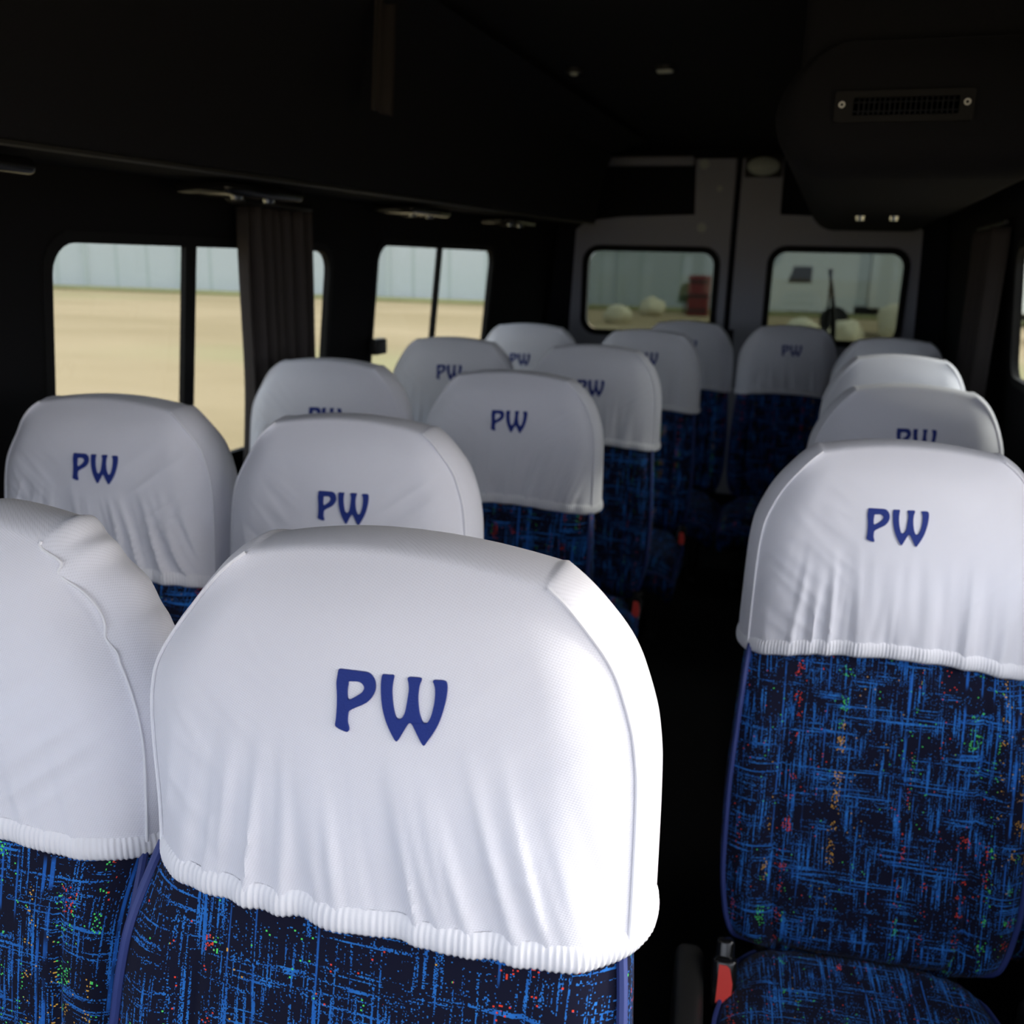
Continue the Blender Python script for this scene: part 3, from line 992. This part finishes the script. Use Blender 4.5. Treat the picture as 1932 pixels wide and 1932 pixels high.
def cushion_meshes(wide):
    """seat cushion: top sheet with soft edges"""
    hw = 0.233
    y0, y1 = -0.075, -0.60                  # back to front edge
    m = MB()
    NX, NYY = 44, 44
    vs_, fs, uv = [], [], []
    def top(u, v):
        # v 0 at the back, 1 at the front edge
        x = u * hw * (0.84 + 0.16 * sstep(0, 0.35, v))
        y = y0 + (y1 - y0) * v
        z = 0.352 + 0.018 * v
        z += 0.012 * (1 - u * u) - 0.015 * math.exp(-((v - 0.35) / 0.25) ** 2) * (1 - u * u)
        z -= 0.035 * abs(u) ** 7 + 0.045 * max(0, (v - 0.78) / 0.22) ** 2.5 + 0.02 * max(0, (0.08 - v) / 0.08) ** 2
        z -= 0.006 * math.exp(-((abs(u) - 0.66) / 0.025) ** 2)
        z += 0.003 * noise.noise((x * 12, y * 14, 1.2))
        return x, y, z
    W = NX + 1
    for i in range(NYY + 1):
        for j in range(NX + 1):
            p = top(-1 + 2 * j / NX, i / NYY)
            vs_.append(p); uv.append((p[0], p[1]))
    for i in range(NYY):
        for j in range(NX):
            q = i * W + j
            fs.append((q, q + 1, q + W + 1, q + W))
    ol = [j for j in range(W)] + [i * W + NX for i in range(1, NYY + 1)] + [NYY * W + j for j in range(NX - 1, -1, -1)] + [i * W for i in range(NYY - 1, 0, -1)]
    NO = len(ol)
    base = len(vs_)
    prof = [(0.010, -0.012), (0.015, -0.035), (0.013, -0.065), (0.002, -0.088), (-0.02, -0.096)]
    for (o, dz) in prof:
        for k in ol:
            x, y, z = vs_[k]
            cx, cy = 0, (y0 + y1) / 2
            sx = (1 if x > 0 else -1) * sstep(0.80, 1.0, abs(x) / hw)
            sy = (1 if y > cy else -1) * sstep(0.80, 1.0, abs(y - cy) / abs(y1 - y0) * 2)
            L = math.hypot(sx, sy) or 1
            zz = min(z, 0.352) + dz
            vs_.append((x + sx / L * o, y + sy / L * o, zz))
            uv.append((x + y * 0.5, zz))
    for r in range(len(prof)):
        for k in range(NO):
            k2 = (k + 1) % NO
            a = (ol[k], ol[k2]) if r == 0 else (base + (r - 1) * NO + k, base + (r - 1) * NO + k2)
            fs.append((a[0], a[1], base + r * NO + k2, base + r * NO + k))
    fs.append(tuple(base + (len(prof) - 1) * NO + k for k in range(NO)))
    m.add(vs_, fs, uv)
    cu = m.mesh('seat_cushion', M['fabric'], True, 60)
    pm = MB()
    pts = [Vector(vs_[base + k]) + Vector((0, 0, 0.006)) for k in range(NO)]
    pm.tube(pts, 0.004, 6, closed=True)
    return cu, pm.mesh('piping', M['piping'])

BACK = backrest_meshes(0)
CUSH = cushion_meshes(0)

def link(name, me, parent):
    o = bpy.data.objects.new(name, me)
    COL.objects.link(o)
    o.parent = parent
    return o

def rot_pts(m, ax, ang, c):
    R = Matrix.Translation(c) @ Matrix.Rotation(ang, 4, ax) @ Matrix.Translation(-Vector(c))
    m.v = [tuple(R @ Vector(p)) for p in m.v]
    return m

HARD = {}
def hardware(side):
    """frame, legs, side trim and buckle; side = -1 or +1: where the aisle is"""
    if side in HARD: return HARD[side]
    h = {}
    m = MB(); m.rbox((0, -0.36, 0.222), (0.40, 0.42, 0.03), 0.010); m.rbox((0, -0.055, 0.28), (0.34, 0.03, 0.12), 0.01); m.rbox((0, -0.10, 0.225), (0.34, 0.12, 0.025), 0.008)
    h['seat_frame'] = m.mesh('seat_frame', M['steel'])
    legs = []
    for sx in (-1, 1):
        m = MB(); m.rbox((sx * 0.15, -0.34, 0.108), (0.035, 0.28, 0.206), 0.008); m.rbox((sx * 0.15, -0.32, 0.012), (0.05, 0.38, 0.024), 0.006)
        legs.append(m.mesh('leg', M['steel']))
    h['leg'] = legs
    s = side
    m = MB()
    m.rbox((s * 0.283, -0.36, 0.268), (0.050, 0.56, 0.13), 0.018, 4)
    m.rbox((s * 0.24, -0.36, 0.225), (0.08, 0.20, 0.02), 0.006)
    h['side_trim'] = m.mesh('side_trim', M['plastic'])
    bx, by, bz = s * 0.226, -0.155, 0.335
    m = MB()
    m.rbox((bx, by + 0.006, bz - 0.01), (0.032, 0.026, 0.135), 0.008, 3)
    m.rbox((bx, by - 0.006, bz - 0.008), (0.042, 0.030, 0.078), 0.008, 3)
    rot_pts(m, 'X', math.radians(-24), (bx, by, bz))
    h['belt_buckle'] = m.mesh('belt_buckle', M['gloss'])
    m = MB()
    a = 0.0125; cx = bx; cz = bz - 0.008
    poly = [(cx - a, cz - 0.028), (cx + a * 0.35, cz - 0.031), (cx + a, cz - 0.018), (cx + a * 1.1, cz + 0.004), (cx + a * 0.65, cz + 0.026), (cx + a * 0.2, cz + 0.030), (cx - a * 0.8, cz + 0.030)]
    m.extrude([poly], lambda x, z, d: (x, by - 0.0235 + d, z), 0.006)
    rot_pts(m, 'X', math.radians(-24), (bx, by, bz))
    h['release_button'] = m.mesh('release_button', M['red'], False)
    HARD[side] = h
    return h

def make_seat(label, x, y, side, cov, wide=0.0, group=None, trim=False, dz=0.0, sx=1.0, rz=0.0, buckle=True):
    root = empty('bus_seat', (x, y, dz), math.radians(rz))
    root.scale = (sx, 1, 1)
    tag(root, label, 'seat', group)
    b, p = BACK
    bo = link('backrest', b, root); link('piping', p, bo)
    c, p2 = CUSH
    co = link('seat_cushion', c, root); link('piping', p2, co)
    cm, sm, hm, letters = cov
    cv = link('headrest_cover', cm, root)
    link('elastic_hem', hm, cv)
    for q in sm: link('cover_seam', q, cv)
    for l in letters:
        link(l.name.split('.')[0], l, cv)
    h = hardware(side)
    link('seat_frame', h['seat_frame'], root)
    for l in h['leg']: link('leg', l, root)
    if buckle:
        bk = link('belt_buckle', h['belt_buckle'], root)
        link('release_button', h['release_button'], bk)
    if trim:
        link('side_trim', h['side_trim'], root); link('side_trim', hardware(-side)['side_trim'], root)
    return root

G = 'seats with white head covers'
make_seat('largest front seat, nearest of all, its whole white cover and PW monogram in view', -0.337, 0.628, 1, cover_meshes(1, 1.0, 0.75, 0.6, hemc=0.006, pinch=0.06, ldx=0.017, ptop=0.15), 0, G, dz=0.033, sx=1.03, rz=3)
make_seat('nearest seat cut off by the left photo edge, its cover seam puckered', -0.843, 0.653, -1, cover_meshes(2, 0.5, 0.5, 1.0, wob=1.0, rtop=0.20, bR=0.016), 0, G, rz=3)
make_seat('nearest right-hand seat, its blue cushion and red belt button in view', 0.143, 1.485, -1, cover_meshes(3, 0.9, 0.15, 0.6, hemc=0.03, ldx=-0.028, ptop=0.06), 0, G, trim=True, dz=0.01, sx=0.95, rz=7)
make_seat('strongly creased window seat of the second row, below the brown curtain', -1.288, 1.368, -1, cover_meshes(4, 1.5, 0.9, 1.2, ldx=0.002, ldz=-0.008), 0, G, sx=1.05, rz=3)
make_seat('second row aisle seat directly behind the largest front seat', -0.772, 1.370, 1, cover_meshes(5, 0.6, -0.6, 0.9, ldx=0.006, ldz=-0.027), 0, G, rz=3)
make_seat('third row window seat, creased cover seen in front of the brown curtain', -1.276, 2.180, -1, cover_meshes(6, 1.3, 0.9, 1.3, ldx=0.014, ldz=-0.030), 0, G, rz=3)
make_seat('third row aisle seat with whole PW monogram and blue back below its hem', -0.745, 2.177, 1, cover_meshes(7, 1.1, -0.7, 0.9), 0, G, rz=3)
make_seat('fourth row window seat, its top showing below the second left window', -1.269, 3.056, -1, cover_meshes(8, 0.8, 0.5, 1.0, hi=False), 0, G, rz=3)
make_seat('fourth row aisle seat showing only the letter W', -0.749, 3.056, 1, cover_meshes(9, 0.8, -0.2, 0.8, hi=False, ldx=-0.005, ldz=-0.02), 0, G, rz=3)
make_seat('fifth row window seat, bright rounded top beside the second left window', -1.269, 3.955, -1, cover_meshes(10, 0.6, 0.3, 0.8, hi=False, ldx=-0.03, ldz=-0.035), 0, G, rz=3)
make_seat('fifth row aisle seat, last one before the rear bench', -0.733, 3.947, 1, cover_meshes(11, 0.9, 0.0, 0.8, hi=False), 0, G, rz=3)
make_seat('second seat of the right column, upper half of its PW showing', 0.200, 2.27, -1, cover_meshes(12, 0.5, 0.2, 0.8, hi=False), 0, G, dz=0.015, sx=0.92, rz=4)
make_seat('third seat of the right column, thin grey band of cover', 0.222, 3.10, -1, cover_meshes(13, 0.5, 0.2, 0.8, hi=False), 0, G, dz=0.015, sx=0.92, rz=4)
make_seat('fourth and farthest seat of the right column, bright white cover top', 0.245, 3.90, -1, cover_meshes(14, 0.5, 0.2, 0.8, hi=False), 0, G, dz=0.015, sx=0.92, rz=4)
make_seat('rear bench seat left of the dark gap between the rear doors', -0.678, 4.73, 1, cover_meshes(15, 0.6, 0.2, 0.8, hi=False), 0, G, buckle=False, rz=3)
make_seat('rear bench seat right of the dark gap between the rear doors', -0.176, 4.73, -1, cover_meshes(16, 0.6, 0.2, 0.8, hi=False), 0, G, buckle=False, rz=3)

# ---------------------------------------------------------------- outside
mb = MB(); mb.box((0, 60, -0.70), (500, 500, 0.10))
tag(mb.build('ground', M['ground'], smooth=False), kind='structure')
# long pale panelled wall
root = empty('boundary_wall', (-10.0, 46.3, -0.65), math.atan2(2.3, 30))
tag(root, 'long pale grey-green panelled wall standing beyond the dry ground', 'wall', kind='structure')
mb = MB(); mb.box((0, 0.15, 4.0), (230, 0.3, 8.0)); mb.build('wall_panels', M['pwall'], root, smooth=False)
mb = MB()
for k in range(-18, 19):
    mb.box((k * 6.1, -0.06, 4.0), (0.30, 0.12, 8.0))
tag(mb.build('wall_pilasters', simple('pale_pilaster', (0.47, 0.525, 0.525), 0.6), root, smooth=False), kind='stuff')
# grassy strip at the foot of the wall
mb = MB(); mb.box((0, -1.6, 0.06), (230, 2.6, 0.12))
o = mb.build('verge', simple('dry_grass', (0.30, 0.30, 0.13), 0.95, var=0.4, scale=0.5), root, smooth=False)

# white truck parked behind the van
root = empty('truck', (-0.33, 33.0, -0.65))
tag(root, 'white truck with dark cab window, seen through the right rear window', 'truck')
mb = MB()
cab = [(-1.80, 0.72), (1.0, 0.72), (1.0, 3.5), (-0.5, 3.5), (-1.0, 3.3), (-1.5, 2.25), (-1.80, 1.95)]
mb.extrude([cab], lambda x, z, d: (x, d, z), 2.2); mb.build('cab', M['paint'], root, smooth=False)
mb = MB(); mb.extrude([[(-1.16, 1.64), (-0.42, 1.64), (-0.42, 2.16), (-1.0, 2.16)]], lambda x, z, d: (x, -0.015 + d, z), 0.03); mb.build('cab_window', M['dkglass'], root, smooth=False)
mb = MB(); mb.rbox((4.1, 1.1, 2.35), (5.4, 2.3, 2.9), 0.05); mb.build('cargo_box', M['paint'], root)
mb = MB(); mb.rbox((2.6, 1.1, 0.78), (7.4, 1.6, 0.22), 0.03); mb.build('chassis', M['tyre'], root)
for wx in (0.42, 5.2):
    for wy in (0.12, 2.08):
        mb = MB(); mb.tube([(wx, wy - 0.13, 0.46), (wx, wy + 0.13, 0.46)], 0.46, 24); wh = mb.build('wheel', M['tyre'], root)
        mb = MB(); mb.tube([(wx, wy - 0.14, 0.46), (wx, wy + 0.14, 0.46)], 0.24, 18); mb.build('hub', M['steel'], wh)
root = empty('crate', (-5.5, 41.5, -0.65))
tag(root, 'dark red crate standing by the pale wall, seen through the left rear window', 'crate')
mb = MB(); mb.rbox((0, 0, 0.85), (0.85, 0.85, 1.7), 0.04); mb.build('crate_body', M['red_paint'], root)
mb = MB()
for z in (0.25, 0.85, 1.45):
    mb.box((0, -0.44, z), (0.85, 0.05, 0.1))
mb.build('crate_battens', M['plastic'], root, smooth=False)

def rock(x, y, r, seed, label):
    bm = bmesh.new(); bmesh.ops.create_icosphere(bm, subdivisions=3, radius=r)
    for v in bm.verts:
        k = 1 + 0.25 * noise.noise(v.co / r * 1.3 + Vector((seed, 0, 0)))
        v.co = Vector((v.co.x * k, v.co.y * k, v.co.z * k * 0.8))
    me = bpy.data.meshes.new('boulder'); bm.to_mesh(me); bm.free()
    me.polygons.foreach_set('use_smooth', [True] * len(me.polygons)); me.materials.append(M['stone'])
    o = bpy.data.objects.new('boulder', me); COL.objects.link(o); o.location = (x, y, -0.65 + r * 0.6)
    tag(o, label, 'boulder', 'pale boulders behind the van')
rock(-7.25, 40.0, 0.55, 1, 'pale boulder in the middle of the left rear window')
rock(-7.39, 34.0, 0.50, 2, 'tan boulder low in the left rear window')
rock(2.20, 30.0, 0.95, 3, 'largest pale boulder at the right end of the right rear window')
rock(-0.80, 29.0, 0.50, 4, 'small pale boulder left of the wiper in the right rear window')
rock(0.42, 29.0, 0.50, 5, 'small pale boulder right of the wiper in the right rear window')

def bush(x, y, r, h, seed, label):
    m = MB()
    rnd = random.Random(seed)
    for k in range(900):
        a, b = rnd.uniform(0, 2 * PI), math.acos(rnd.uniform(-0.2, 1))
        rr = r * rnd.uniform(0.7, 1.0)
        c = Vector((rr * math.sin(b) * math.cos(a), rr * math.sin(b) * math.sin(a), h * 0.45 + h * 0.5 * math.cos(b)))
        d = Vector((rnd.gauss(0, 1), rnd.gauss(0, 1), rnd.gauss(0, 1))).normalized() * r * 0.16
        e = d.cross(Vector((rnd.gauss(0, 1), rnd.gauss(0, 1), rnd.gauss(0, 1)))).normalized() * r * 0.09
        m.add([c - d, c + e, c + d, c - e], [(0, 1, 2, 3)])
    root = empty('bush', (x, y, -0.65))
    tag(root, label, 'bush')
    m.build('foliage', M['leaf'], root, smooth=False)
    m = MB(); m.tube([(0, 0, -0.05), (0.03, 0, h * 0.35), (0, 0.05, h * 0.7)], [0.06, 0.05, 0.02], 8); m.build('stem', M['curtain'], root)
bush(7.7, 44.0, 1.3, 1.5, 4, 'green bush seen through the sliver of right side window')
bush(-6.25, 42.5, 0.28, 1.4, 5, 'dark green bush by the pale wall, seen through the left rear window')
